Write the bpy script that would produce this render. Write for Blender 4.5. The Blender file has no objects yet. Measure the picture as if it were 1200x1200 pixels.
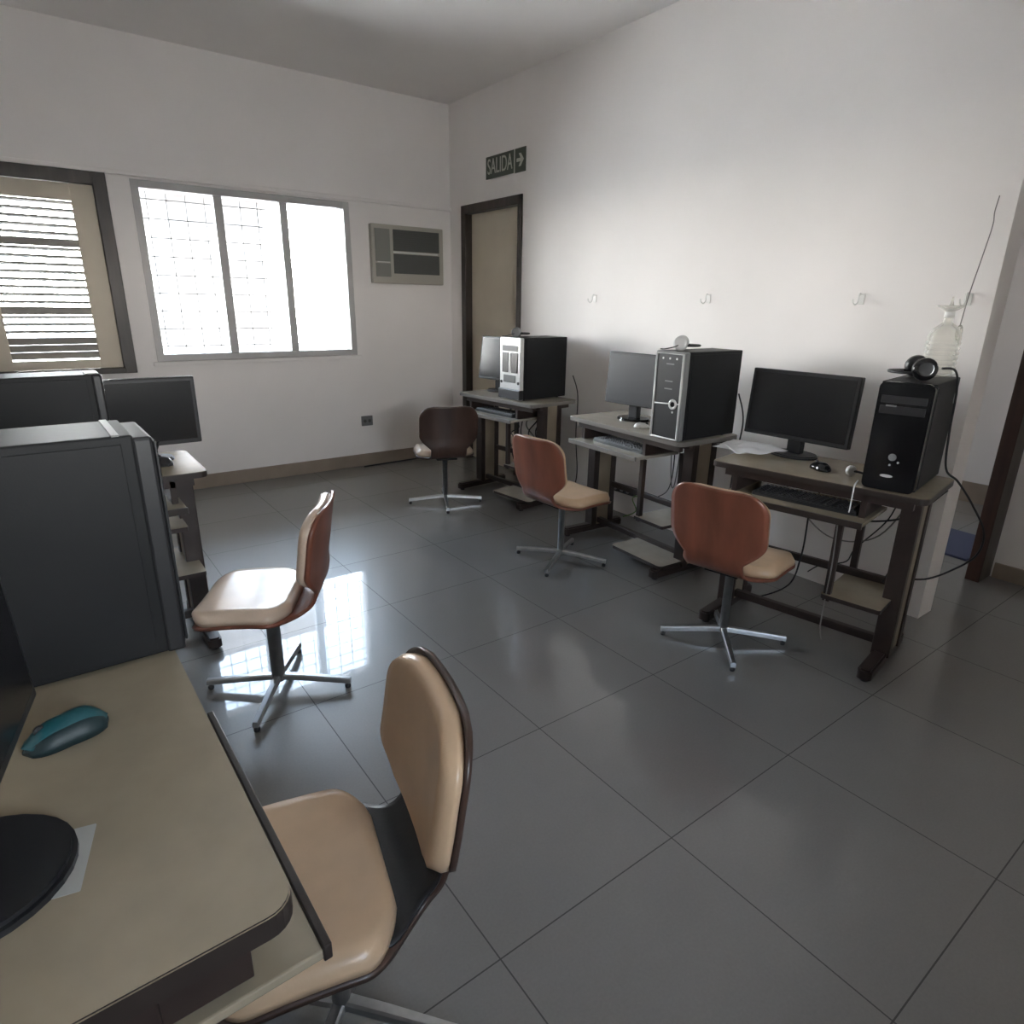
import bpy, bmesh, math, random
from mathutils import Vector, Matrix
random.seed(4)
SC = bpy.context.scene
COL = SC.collection
PI = math.pi

# ------------------------------------------------------------------ materials
def mat(name, col, rough=.5, metal=0., spec=.5, noise=0., nscale=8., bump=0., bscale=60., coat=0., stretch=None):
    m = bpy.data.materials.new(name); m.use_nodes = True
    nt = m.node_tree; b = nt.nodes['Principled BSDF']
    b.inputs['Base Color'].default_value = (*col, 1)
    b.inputs['Roughness'].default_value = rough
    b.inputs['Metallic'].default_value = metal
    b.inputs['Specular IOR Level'].default_value = spec
    b.inputs['Coat Weight'].default_value = coat; b.inputs['Coat Roughness'].default_value = .16
    tc = nt.nodes.new('ShaderNodeTexCoord')
    src = tc.outputs['Object']
    if stretch:
        mp = nt.nodes.new('ShaderNodeMapping'); mp.inputs['Scale'].default_value = stretch
        nt.links.new(src, mp.inputs['Vector']); src = mp.outputs['Vector']
    if noise:
        n = nt.nodes.new('ShaderNodeTexNoise'); n.inputs['Scale'].default_value = nscale
        n.inputs['Detail'].default_value = 6
        nt.links.new(src, n.inputs['Vector'])
        r = nt.nodes.new('ShaderNodeValToRGB')
        r.color_ramp.elements[0].position = .3; r.color_ramp.elements[1].position = .7
        r.color_ramp.elements[0].color = (*[c*(1-noise) for c in col], 1)
        r.color_ramp.elements[1].color = (*[min(1, c*(1+noise)) for c in col], 1)
        nt.links.new(n.outputs['Fac'], r.inputs['Fac'])
        nt.links.new(r.outputs['Color'], b.inputs['Base Color'])
    if bump:
        n2 = nt.nodes.new('ShaderNodeTexNoise'); n2.inputs['Scale'].default_value = bscale
        nt.links.new(src, n2.inputs['Vector'])
        bp = nt.nodes.new('ShaderNodeBump'); bp.inputs['Strength'].default_value = bump
        bp.inputs['Distance'].default_value = .004
        nt.links.new(n2.outputs['Fac'], bp.inputs['Height'])
        nt.links.new(bp.outputs['Normal'], b.inputs['Normal'])
    return m

M = {}
M['wall'] = mat('wall_paint', (.84, .805, .782), .6, noise=.03, nscale=1.5, bump=.12, bscale=25, spec=.3)
M['ceil'] = mat('ceiling_paint', (.85, .825, .805), .8, noise=.03, nscale=1.2, spec=.2)
M['skirt'] = mat('skirting_tile', (.30, .24, .19), .4, noise=.12, nscale=5)
M['darkframe'] = mat('dark_varnished_wood', (.045, .034, .028), .4, noise=.3, nscale=20, stretch=(1, 1, .1))
M['litframe'] = mat('red_brown_wood_lit', (.060, .028, .020), .4, noise=.35, nscale=14, stretch=(1, 1, .1))
M['cream'] = mat('cream_paint', (.60, .53, .42), .5, noise=.06, nscale=3)
M['slat'] = mat('grey_slat', (.30, .28, .25), .6, noise=.1, nscale=9)
M['alu'] = mat('window_metal', (.45, .44, .43), .5, metal=.2)
M['grille'] = mat('grille_iron', (.10, .10, .10), .6)
M['wood'] = mat('red_brown_plywood', (.185, .062, .036), .32, noise=.3, nscale=9, stretch=(1, 1, .25), coat=.15)
M['darkwood'] = mat('dark_brown_plywood', (.055, .03, .022), .35, noise=.3, nscale=9, stretch=(1, 1, .25), coat=.15)
M['blackvinyl'] = mat('black_vinyl', (.014, .014, .016), .4, bump=.1, bscale=200)
M['vinyl'] = mat('beige_vinyl', (.60, .42, .27), .3, noise=.1, nscale=7, bump=.06, bscale=150)
M['vinyl_pale'] = mat('pale_beige_vinyl', (.60, .47, .36), .3, noise=.1, nscale=7, bump=.03, bscale=150, coat=.8)
M['chrome'] = mat('chrome', (.50, .51, .52), .33, metal=1., noise=.1, nscale=30)
M['blackplastic'] = mat('black_plastic', (.018, .018, .02), .4)
M['blacksteel'] = mat('black_painted_steel', (.011, .0115, .0125), .5, spec=.25, bump=.05, bscale=300)
M['gloss'] = mat('gloss_black', (.008, .008, .009), .12)
M['screen'] = mat('screen_off', (.012, .012, .014), .22)
M['matscreen'] = mat('matte_screen_off', (.03, .03, .034), .38)
M['silver'] = mat('silver_plastic', (.68, .68, .67), .28, metal=.2)
M['greyplastic'] = mat('grey_plastic', (.20, .20, .20), .45)
M['whiteplastic'] = mat('white_plastic', (.70, .69, .66), .4)
M['acbeige'] = mat('air_conditioner_beige', (.42, .39, .34), .5)
M['acdark'] = mat('air_conditioner_grille', (.095, .095, .09), .5)
M['acmid'] = mat('air_conditioner_panel', (.22, .22, .20), .5)
M['laminate'] = mat('beige_laminate', (.34, .285, .205), .25, coat=.4, noise=.06, nscale=14)
M['greylaminate'] = mat('grey_beige_laminate', (.42, .38, .32), .25, coat=.3, noise=.06, nscale=14)
M['edge'] = mat('dark_edge_band', (.03, .022, .019), .4)
M['edgegrey'] = mat('grey_edge_band', (.17, .155, .14), .4)
M['frame'] = mat('dark_brown_steel', (.034, .022, .019), .4, noise=.2, nscale=12)
M['board'] = mat('leg_board', (.30, .245, .18), .45, noise=.1, nscale=8)
M['teal'] = mat('teal_plastic', (.010, .085, .10), .35)
M['tealdark'] = mat('teal_grip', (.010, .026, .030), .5)
M['paper'] = mat('white_paper', (.82, .82, .83), .7, noise=.03, nscale=30)
M['slip'] = mat('pale_slip', (.42, .42, .40), .6)
M['cable'] = mat('black_cable', (.02, .02, .022), .5)
M['cablegrey'] = mat('grey_cable', (.20, .19, .18), .5)
M['cablegreen'] = mat('green_cable', (.10, .22, .04), .5)
M['redcable'] = mat('red_cable', (.18, .03, .03), .5)
M['signdark'] = mat('sign_green', (.050, .062, .045), .5)
M['signwhite'] = mat('sign_letters', (.50, .50, .44), .5)
M['bluemat'] = mat('blue_mat', (.075, .085, .15), .9, bump=.3, bscale=200)
M['brass'] = mat('dull_brass', (.35, .27, .14), .4, metal=.8)
M['ground'] = mat('outdoor_concrete', (.62, .61, .60), .9, noise=.1, nscale=1)
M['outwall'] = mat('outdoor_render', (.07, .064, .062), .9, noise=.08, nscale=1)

def glass_mat(name, tint, keep):
    m = bpy.data.materials.new(name); m.use_nodes = True
    nt = m.node_tree; nt.nodes.clear()
    o = nt.nodes.new('ShaderNodeOutputMaterial')
    mix = nt.nodes.new('ShaderNodeMixShader'); tr = nt.nodes.new('ShaderNodeBsdfTransparent')
    gl = nt.nodes.new('ShaderNodeBsdfGlossy'); gl.inputs['Roughness'].default_value = .05
    fr = nt.nodes.new('ShaderNodeFresnel'); fr.inputs['IOR'].default_value = 1.45
    tr.inputs['Color'].default_value = (*tint, 1)
    if keep:
        ml = nt.nodes.new('ShaderNodeMath'); ml.operation = 'MULTIPLY_ADD'
        ml.inputs[1].default_value = 1.0; ml.inputs[2].default_value = keep
        nt.links.new(fr.outputs[0], ml.inputs[0]); fac = ml.outputs[0]
    else:
        fac = fr.outputs[0]
    nt.links.new(fac, mix.inputs[0]); nt.links.new(tr.outputs[0], mix.inputs[1]); nt.links.new(gl.outputs[0], mix.inputs[2])
    nt.links.new(mix.outputs[0], o.inputs['Surface'])
    return m
M['glass'] = glass_mat('window_glass', (.96, .98, .98), 0)

def bottle_mat():
    m = bpy.data.materials.new('clear_plastic'); m.use_nodes = True
    nt = m.node_tree; nt.nodes.clear()
    o = nt.nodes.new('ShaderNodeOutputMaterial'); mix = nt.nodes.new('ShaderNodeMixShader')
    tr = nt.nodes.new('ShaderNodeBsdfTransparent'); tr.inputs['Color'].default_value = (.93, .93, .90, 1)
    gl = nt.nodes.new('ShaderNodeBsdfPrincipled'); gl.inputs['Base Color'].default_value = (.75, .74, .70, 1)
    gl.inputs['Roughness'].default_value = .12
    lw = nt.nodes.new('ShaderNodeLayerWeight'); lw.inputs['Blend'].default_value = .35
    nt.links.new(lw.outputs['Facing'], mix.inputs[0]); nt.links.new(tr.outputs[0], mix.inputs[1]); nt.links.new(gl.outputs[0], mix.inputs[2])
    nt.links.new(mix.outputs[0], o.inputs['Surface'])
    return m
M['clear'] = bottle_mat()

def floor_mat():
    m = bpy.data.materials.new('polished_floor_tiles'); m.use_nodes = True
    nt = m.node_tree; b = nt.nodes['Principled BSDF']
    tc = nt.nodes.new('ShaderNodeTexCoord'); sep = nt.nodes.new('ShaderNodeSeparateXYZ')
    nt.links.new(tc.outputs['Object'], sep.inputs[0])
    def math_(op, a, bv=None):
        n = nt.nodes.new('ShaderNodeMath'); n.operation = op
        if hasattr(a, 'links'): nt.links.new(a, n.inputs[0])
        else: n.inputs[0].default_value = a
        if bv is not None:
            if hasattr(bv, 'links'): nt.links.new(bv, n.inputs[1])
            else: n.inputs[1].default_value = bv
        return n.outputs[0]
    def line(sock, off):
        v = math_('DIVIDE', math_('SUBTRACT', sock, off), .6)
        f = math_('FRACT', v)
        d = math_('ABSOLUTE', math_('SUBTRACT', f, .5))
        return math_('GREATER_THAN', d, .5 - .0030), math_('FLOOR', v)
    lx, ix = line(sep.outputs['X'], .628 - 6.0)
    ly, iy = line(sep.outputs['Y'], .859 - 6.0)
    g = math_('MAXIMUM', lx, ly)
    cell = nt.nodes.new('ShaderNodeCombineXYZ'); nt.links.new(ix, cell.inputs[0]); nt.links.new(iy, cell.inputs[1])
    wn = nt.nodes.new('ShaderNodeTexWhiteNoise'); nt.links.new(cell.outputs[0], wn.inputs['Vector'])
    n1 = nt.nodes.new('ShaderNodeTexNoise'); n1.inputs['Scale'].default_value = 140; n1.inputs['Detail'].default_value = 3
    nt.links.new(tc.outputs['Object'], n1.inputs['Vector'])
    n2 = nt.nodes.new('ShaderNodeTexNoise'); n2.inputs['Scale'].default_value = 3.5; n2.inputs['Detail'].default_value = 6
    nt.links.new(tc.outputs['Object'], n2.inputs['Vector'])
    v = math_('MULTIPLY_ADD', n1.outputs['Fac'], .24)
    nt.nodes[-1].inputs[2].default_value = .74
    v2 = math_('MULTIPLY_ADD', n2.outputs['Fac'], .22); nt.nodes[-1].inputs[2].default_value = -.06
    v3 = math_('MULTIPLY_ADD', wn.outputs['Value'], .07); nt.nodes[-1].inputs[2].default_value = .0
    tot = math_('ADD', math_('ADD', v, v2), v3)
    mx = nt.nodes.new('ShaderNodeMix'); mx.data_type = 'RGBA'
    mul = nt.nodes.new('ShaderNodeVectorMath'); mul.operation = 'SCALE'
    mul.inputs[0].default_value = FLOOR_COL
    nt.links.new(tot, mul.inputs['Scale'])
    nt.links.new(mul.outputs[0], mx.inputs['A']); mx.inputs['B'].default_value = (.035, .033, .032, 1)
    nt.links.new(g, mx.inputs['Factor']); nt.links.new(mx.outputs['Result'], b.inputs['Base Color'])
    rr = math_('MULTIPLY_ADD', n2.outputs['Fac'], .12); nt.nodes[-1].inputs[2].default_value = .30
    r2 = math_('MAXIMUM', rr, math_('MULTIPLY', g, .6)); nt.links.new(r2, b.inputs['Roughness']); b.inputs['Coat Weight'].default_value = .7; b.inputs['Coat Roughness'].default_value = .025
    b.inputs['Specular IOR Level'].default_value = .75
    bp = nt.nodes.new('ShaderNodeBump'); bp.inputs['Strength'].default_value = .3; bp.inputs['Distance'].default_value = .001; bp.invert = True
    nt.links.new(g, bp.inputs['Height']); nt.links.new(bp.outputs['Normal'], b.inputs['Normal'])
    return m
FLOOR_COL = (.172, .166, .161)
M['floor'] = floor_mat()

# ------------------------------------------------------------------ mesh helpers
class MB:
    def __init__(s): s.bm = bmesh.new()
    def add(s, other, mtx=None, mi=0):
        if mtx is not None: bmesh.ops.transform(other, matrix=mtx, verts=other.verts)
        for f in other.faces: f.material_index = mi
        me = bpy.data.meshes.new('tmp'); other.to_mesh(me); other.free()
        s.bm.from_mesh(me); bpy.data.meshes.remove(me)
        return s
    def box(s, c, d, bev=0, mi=0, rot=None, seg=2):
        b = bmesh.new(); bmesh.ops.create_cube(b, size=1)
        bmesh.ops.scale(b, vec=d, verts=b.verts)
        if bev: bmesh.ops.bevel(b, geom=b.edges[:], offset=bev, segments=seg, affect='EDGES', profile=.5)
        m = Matrix.Translation(c)
        if rot: m = m @ rot
        return s.add(b, m, mi)
    def span(s, x0, x1, y0, y1, z0, z1, bev=0, mi=0):
        return s.box(((x0+x1)/2, (y0+y1)/2, (z0+z1)/2), (abs(x1-x0), abs(y1-y0), abs(z1-z0)), bev, mi)
    def tube(s, pts, r, seg=10, mi=0, cap=True):
        pts = [Vector(p) for p in pts]; rs = r if isinstance(r, (list, tuple)) else [r]*len(pts)
        b = bmesh.new(); rings = []; up = None
        for i, p in enumerate(pts):
            t = (pts[min(i+1, len(pts)-1)] - pts[max(i-1, 0)]).normalized()
            if up is None:
                up = Vector((0, 0, 1)) if abs(t.z) < .9 else Vector((1, 0, 0))
            a = (up - t*up.dot(t)).normalized(); c = t.cross(a); up = a
            rings.append([b.verts.new(p + (a*math.cos(2*PI*k/seg) + c*math.sin(2*PI*k/seg))*rs[i]) for k in range(seg)])
        for i in range(len(pts)-1):
            for k in range(seg):
                b.faces.new((rings[i][k], rings[i][(k+1) % seg], rings[i+1][(k+1) % seg], rings[i+1][k]))
        if cap:
            b.faces.new(rings[0][::-1]); b.faces.new(rings[-1])
        bmesh.ops.recalc_face_normals(b, faces=b.faces)
        for f in b.faces: f.smooth = len(f.verts) == 4
        return s.add(b, None, mi)
    def lathe(s, prof, seg=24, mi=0, mtx=None, cap=True):
        b = bmesh.new(); rings = []
        for r, z in prof:
            rings.append([b.verts.new((r*math.cos(2*PI*k/seg), r*math.sin(2*PI*k/seg), z)) for k in range(seg)])
        for i in range(len(prof)-1):
            for k in range(seg):
                b.faces.new((rings[i][k], rings[i][(k+1) % seg], rings[i+1][(k+1) % seg], rings[i+1][k]))
        if cap:
            b.faces.new(rings[0][::-1]); b.faces.new(rings[-1])
        bmesh.ops.recalc_face_normals(b, faces=b.faces)
        for f in b.faces: f.smooth = len(f.verts) == 4
        return s.add(b, mtx, mi)
    def prism(s, outline, z0, z1, mi=0, bev=0, mtx=None, side_mi=None):
        b = bmesh.new()
        lo = [b.verts.new((x, y, z0)) for x, y in outline]; hi = [b.verts.new((x, y, z1)) for x, y in outline]
        n = len(outline); sides = []
        b.faces.new(lo[::-1]); top = b.faces.new(hi)
        for k in range(n): sides.append(b.faces.new((lo[k], lo[(k+1) % n], hi[(k+1) % n], hi[k])))
        bmesh.ops.recalc_face_normals(b, faces=b.faces)
        if bev: bmesh.ops.bevel(b, geom=top.edges[:], offset=bev, segments=2, affect='EDGES')
        if mtx is not None: bmesh.ops.transform(b, matrix=mtx, verts=b.verts)
        for f in b.faces:
            f.material_index = mi if (side_mi is None or abs(f.normal.z) > .9) else side_mi
        me = bpy.data.meshes.new('tmp'); b.to_mesh(me); b.free(); s.bm.from_mesh(me); bpy.data.meshes.remove(me)
        return s
    def build(s, name, mats, parent=None):
        me = bpy.data.meshes.new(name); s.bm.to_mesh(me); s.bm.free()
        for m in (mats if isinstance(mats, (list, tuple)) else [mats]): me.materials.append(m)
        o = bpy.data.objects.new(name, me); COL.objects.link(o)
        if parent: o.parent = parent
        return o

def rrect(x0, x1, y0, y1, r, n=6):
    out = []
    for cx, cy, a0 in ((x1-r, y1-r, 0), (x0+r, y1-r, 90), (x0+r, y0+r, 180), (x1-r, y0+r, 270)):
        for k in range(n+1):
            a = math.radians(a0 + 90*k/n); out.append((cx + r*math.cos(a), cy + r*math.sin(a)))
    return out

def grid_solid(top, bot, smooth=True):
    """closed solid from two matching grids of points"""
    b = bmesh.new(); nv, nu = len(top), len(top[0])
    T = [[b.verts.new(p) for p in row] for row in top]; B = [[b.verts.new(p) for p in row] for row in bot]
    for i in range(nv-1):
        for j in range(nu-1):
            b.faces.new((T[i][j], T[i][j+1], T[i+1][j+1], T[i+1][j]))
            b.faces.new((B[i][j], B[i+1][j], B[i+1][j+1], B[i][j+1]))
    for i in range(nv-1):
        b.faces.new((T[i][0], T[i+1][0], B[i+1][0], B[i][0])); b.faces.new((T[i][-1], B[i][-1], B[i+1][-1], T[i+1][-1]))
    for j in range(nu-1):
        b.faces.new((T[0][j], B[0][j], B[0][j+1], T[0][j+1])); b.faces.new((T[-1][j], T[-1][j+1], B[-1][j+1], B[-1][j]))
    bmesh.ops.recalc_face_normals(b, faces=b.faces)
    for f in b.faces: f.smooth = smooth
    return b

def thing(name, label, cat, loc=(0, 0, 0), rz=0, group=None):
    o = bpy.data.objects.new(name, None); COL.objects.link(o); o.empty_display_size = .1
    o.location = loc; o.rotation_euler = (0, 0, rz)
    return tag(o, label, cat, group)
def tag(o, label, cat, group=None):
    o['label'] = label; o['category'] = cat
    if group: o['group'] = group
    return o
def struct(o):
    o['kind'] = 'structure'; return o
def dup(root, loc, rz, label, group=None):
    r = root.copy(); COL.objects.link(r); r.location = loc; r.rotation_euler = (0, 0, rz); r['label'] = label
    for ch in list(root.children):
        c = ch.copy(); COL.objects.link(c); c.parent = r
        for g in list(ch.children):
            d = g.copy(); COL.objects.link(d); d.parent = c
    return r
def smooth_path(pts, n=8):
    P = [Vector(p) for p in pts]; out = []
    for i in range(len(P)-1):
        a, b, c, d = P[max(i-1, 0)], P[i], P[i+1], P[min(i+2, len(P)-1)]
        for k in range(n):
            t = k/n
            out.append(.5*((2*b) + (c-a)*t + (2*a-5*b+4*c-d)*t*t + (3*b-a-3*c+d)*t**3))
    out.append(P[-1]); return out
def cable(name, pts, r, m, label, cat='cable', group=None, n=8):
    o = MB().tube(smooth_path(pts, n), r, 6).build(name, m); return tag(o, label, cat, group)

# ------------------------------------------------------------------ room shell
XW, YW, ZC = 3.28, 5.40, 3.08
XL, YB = -.80, -1.5
XF = 5.80
f = struct(MB().span(XL-.2, XF+.2, YB-.2, YW+.2, -.12, 0).build('floor', M['floor']))
struct(MB().span(XL-.2, XF+.2, YB-.2, YW+.2, ZC, ZC+.15).build('ceiling', M['ceil']))

def wall_with_holes(name, axis, pos, thick, a0, a1, holes, z1=ZC, m='wall'):
    """wall in the plane axis=pos, from pos to pos+thick; holes = [(a0,a1,z0,z1)]"""
    xs = sorted({a0, a1, *[h[0] for h in holes], *[h[1] for h in holes]})
    zs = sorted({0, z1, *[h[2] for h in holes], *[h[3] for h in holes]})
    b = bmesh.new(); vd = {}
    def V(a, t, z):
        k = (round(a, 5), t, round(z, 5))
        if k not in vd:
            p = pos + thick*t
            vd[k] = b.verts.new((p, a, z) if axis == 'x' else (a, p, z))
        return vd[k]
    solid = {}
    for i in range(len(xs)-1):
        for j in range(len(zs)-1):
            cx, cz = (xs[i]+xs[i+1])/2, (zs[j]+zs[j+1])/2
            solid[i, j] = not any(h[0] < cx < h[1] and h[2] < cz < h[3] for h in holes)
    for (i, j), s in solid.items():
        if not s: continue
        A, B_, Z0, Z1 = xs[i], xs[i+1], zs[j], zs[j+1]
        b.faces.new((V(A, 0, Z0), V(B_, 0, Z0), V(B_, 0, Z1), V(A, 0, Z1)))
        b.faces.new((V(A, 1, Z0), V(A, 1, Z1), V(B_, 1, Z1), V(B_, 1, Z0)))
        for di, dj, e in ((-1, 0, (A, Z0, A, Z1)), (1, 0, (B_, Z0, B_, Z1)), (0, -1, (A, Z0, B_, Z0)), (0, 1, (A, Z1, B_, Z1))):
            if not solid.get((i+di, j+dj), False):
                b.faces.new((V(e[0], 0, e[1]), V(e[2], 0, e[3]), V(e[2], 1, e[3]), V(e[0], 1, e[1])))
    bmesh.ops.recalc_face_normals(b, faces=b.faces)
    mb = MB(); mb.bm.free(); mb.bm = b
    return struct(mb.build(name, M[m]))

W1 = (-.24, .60, .93, 2.24)      # shuttered window
W2 = (.74, 2.31, 1.00, 2.22)     # bright window
D1H = (4.31, 5.20, 0, 2.26)      # door in the right wall
W3 = (4.5, 5.2, 1.3, 2.0)         # unseen corridor window, added to light the passage
wall_with_holes('wall_back', 'y', YW, .20, XL, XF, [W1, W2, W3])
wall_with_holes('wall_right', 'x', XW, .15, 1.04, YW, [D1H])
struct(MB().span(XL-.2, XL, YB-.2, YW+.2, 0, ZC).build('wall_left', M['wall']))
WR = (.2, 1.0, 1.3, 1.95)      # made-up window behind the camera, added as fill light
wall_with_holes('wall_front', 'y', YB-.2, .2, XL, XF, [WR])
struct(MB().span(WR[0], WR[1], YB-.105, YB-.10, WR[2], WR[3]).build('fill_window_4', M['glass']))
struct(MB().span(-30, 30, -60, YB-.2, -.5, -.3).build('ground_behind', M['ground']))
struct(MB().span(XF, XF+.2, 1.0, YW+.2, 0, ZC).build('wall_corridor', M['wall']))
struct(MB().span(4.20, XF+.2, YB, 1.03, 0, ZC).build('wall_side', M['wall']))
# pilaster behind the wall end
struct(MB().span(3.43, 3.56, 1.10, 1.55, 0, ZC).build('trim_3', M['wall']))

# skirtings
struct(MB().span(XL, XW, YW-.012, YW, 0, .11, .003).build('baseboard_back', M['skirt']))
struct(MB().span(XF-.012, XF, 1.1, YW, 0, .16, .003).build('baseboard_corridor', M['skirt']))
struct(MB().span(4.188, 4.20, YB, 1.02, 0, .09, .003).build('baseboard_side', M['skirt']))
# ledge over the windows
struct(MB().span(XL, XW, YW-.022, YW, 2.235, 2.262, .004).build('trim_1', M['wall']))

# door in the right wall
d = struct(MB().span(XW+.06, XW+.10, 4.36, 5.14, .01, 2.20, .003).build('door_1', M['cream']))
j = MB()
j.span(XW-.012, XW+.13, 5.13, 5.20, 0, 2.26, .004); j.span(XW-.012, XW+.13, 4.31, 4.365, 0, 2.26, .004); j.span(XW-.012, XW+.13, 4.31, 5.20, 2.19, 2.26, .004)
jo = struct(j.build('door_frame', M['darkframe'])); jo.parent = d
hd = MB().tube([(XW+.065, 4.44, 1.0), (XW+.02, 4.44, 1.0), (XW+.015, 4.55, 1.0)], .009, 8).build('door_handle', M['brass']); hd.parent = d

# jamb post of the opening at the right
p = MB().span(4.03, 4.20, 1.03, 1.10, 0, 2.25, .004)
struct(p.build('trim_2', [M['darkframe']])).data.materials.append(M['litframe'])
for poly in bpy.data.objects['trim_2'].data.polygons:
    if poly.normal.x < -.9: poly.material_index = 1  # lit side of the post: its light is put into a redder colour
struct(MB().span(3.43, 4.20, 1.03, 1.10, 2.25, ZC).build('wall_lintel', M['wall']))

# ---- window 1 : shuttered casement
w1 = struct(bpy.data.objects.new('window_1', None)); COL.objects.link(w1); w1.location = (0, YW, 0)
def wpart(mb, name, m, par):
    o = mb.build(name, m, par); return struct(o)
mb = MB(); mb.span(.52, .60, -.015, .12, .93, 2.24, .004); mb.span(-.24, -.19, -.015, .12, .93, 2.24, .004)
mb.span(-.2, .53, -.012, .117, 2.155, 2.238, .004); mb.span(-.2, .53, -.03, .117, .932, .97, .004)
wpart(mb, 'window_frame', M['darkframe'], w1)
mb = MB(); mb.span(.385, .52, .02, .07, .97, 2.155, .003); mb.span(-.19, -.11, .02, .07, .97, 2.155, .003)
mb.span(-.12, .40, .022, .068, 2.05, 2.153, .003); mb.span(-.12, .40, .022, .068, .972, 1.03, .003)
wpart(mb, 'sash', M['cream'], w1)
mb = MB(); z = 2.035; k = 0
while z > 1.05:
    rail = k in (5, 14)
    if z < 1.20:
        mb.box((.137, .05, z-.012), (.50, .008, .047), 0, 0, Matrix.Rotation(.25, 4, 'X'))
    elif rail:
        mb.box((.137, .05, z-.006), (.50, .012, .05), .002)
    else:
        mb.box((.137, .05, z), (.50, .034, .013), .001, 0, Matrix.Rotation(-.30, 4, 'X'))
    z -= .048; k += 1
wpart(mb, 'shutter', M['slat'], w1)
wpart(MB().span(-.11, .385, .095, .10, 1.03, 2.05), 'window_pane', M['glass'], w1)

# ---- window 2 : bright window with iron grille
w2 = struct(bpy.data.objects.new('window_2', None)); COL.objects.link(w2); w2.location = (0, YW, 0)
mb = MB(); x0, x1, z0, z1 = W2
mb.span(x0, x0+.05, .0, .14, z0, z1, .003); mb.span(x1-.05, x1, 0, .14, z0, z1, .003)
mb.span(x0+.04, x1-.04, .003, .137, z1-.05, z1-.001, .003); mb.span(x0+.04, x1-.04, .003, .137, z0+.001, z0+.05, .003)
wpart(mb, 'window_frame', M['alu'], w2)
for i, xm in enumerate((1.30, 1.78)):
    wpart(MB().span(xm-.03, xm+.03, .03, .10, z0+.05, z1-.05, .003), 'mullion', M['alu'], w2)
wpart(MB().span(x0-.03, x1+.03, -.03, .2, z0-.03, z0, .004), 'window_sill', M['wall'], w2)
for a, b_ in ((x0+.05, 1.27), (1.33, 1.75), (1.81, x1-.05)):
    wpart(MB().span(a, b_, .06, .064, z0+.05, z1-.05), 'window_pane', M['glass'], w2)
mb = MB()
x = x0+.11
while x < x1: mb.box((x, .175, (z0+z1)/2), (.007, .007, z1-z0)); x += .128
zz = z0+.10
while zz < z1: mb.box(((x0+x1)/2, .175, zz), (x1-x0, .007, .007)); zz += .128
wpart(mb, 'security_grille', M['grille'], w2)
# pane of the added corridor window
w3 = struct(MB().span(W3[0], W3[1], YW+.08, YW+.085, W3[2], W3[3]).build('fill_window_3', M['glass']))

# outside
struct(MB().span(-30, 30, YW+.2, 60, -.5, -.3).build('ground_outside', M['ground']))
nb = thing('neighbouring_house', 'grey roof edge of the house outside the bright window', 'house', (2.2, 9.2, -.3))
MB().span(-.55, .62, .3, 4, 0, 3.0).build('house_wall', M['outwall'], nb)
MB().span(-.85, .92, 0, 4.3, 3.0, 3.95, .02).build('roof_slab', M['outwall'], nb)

# ------------------------------------------------------------------ chairs
PROF = [(.222, .350), (.19, .366), (.10, .374), (0, .374), (-.08, .374), (-.138, .384), (-.180, .416), (-.202, .468), (-.211, .535), (-.222, .60), (-.234, .68), (-.250, .765)]
def arc_samples(prof, n):
    P = smooth_path([(x, 0, z) for x, z in prof], 12)
    L = [0]
    for a, b in zip(P, P[1:]): L.append(L[-1] + (b-a).length)
    out = []
    for k in range(n):
        s = L[-1]*k/(n-1); i = max(i for i in range(len(L)) if L[i] <= s+1e-9); i = min(i, len(P)-2)
        t = (s-L[i])/max(1e-9, L[i+1]-L[i]); p = P[i].lerp(P[i+1], t)
        tg = (P[i+1]-P[i]).normalized()
        out.append((s, p, tg))
    return out, L[-1]
def sstep(a, b, x):
    t = max(0, min(1, (x-a)/(b-a))); return t*t*(3-2*t)
def lerp(a, b, t): return a+(b-a)*t
SAMP, LT = arc_samples(PROF, 90)
WAIST = .128
def halfw(s):
    rnd = lambda d, r, w: w - r + math.sqrt(max(0, r*r - (r-min(d, r))**2))
    if s < .15: return rnd(s, .085, .216)
    if s < .47:
        return lerp(.216, WAIST, sstep(.25, .40, s))
    w = lerp(WAIST, .208, sstep(.462, .560, s)**.62)
    return min(w, rnd(LT - s, .10, .208))
def crown(s, y):
    u = y/.212
    # gentle hollow: back wraps round the sitter, seat dips
    return (.030*sstep(.42, .55, s) + .008*(1-sstep(.2, .35, s)))*u*u
def sheet(s0, s1, lo, hi, inset, nu=17, puff=0.):
    S = [q for q in SAMP if s0-1e-6 <= q[0] <= s1+1e-6]
    top, bot = [], []
    for s, p, t in S:
        n = Vector((t.z, 0, -t.x))      # candidate normal
        if n.dot(Vector((.3, 0, 1))) < 0: n = -n
        hw = halfw(s) - inset
        if inset:
            e = min(s-s0, s1-s); r = .07
            hw = min(hw, hw - r + math.sqrt(max(0, r*r-(r-min(e, r))**2)) if e < r else hw)
        rt, rb = [], []
        for k in range(nu):
            u = -1 + 2*k/(nu-1)
            uu = math.copysign(abs(u)**.8, u)
            base = p + Vector((0, uu*hw, 0)) + n*crown(s, uu*hw)
            h = hi
            if puff:
                eu = min(1, (1-abs(uu))*hw/.03); ev = min(1, min(s-s0, s1-s)/.03)
                h = lo + (hi-lo)*(.35 + .65*math.sqrt(max(0, 1-(1-eu)**2))*math.sqrt(max(0, 1-(1-ev)**2)))
            rt.append(base + n*h); rb.append(base + n*lo)
        top.append(rt); bot.append(rb)
    return grid_solid(top, bot)

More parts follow.
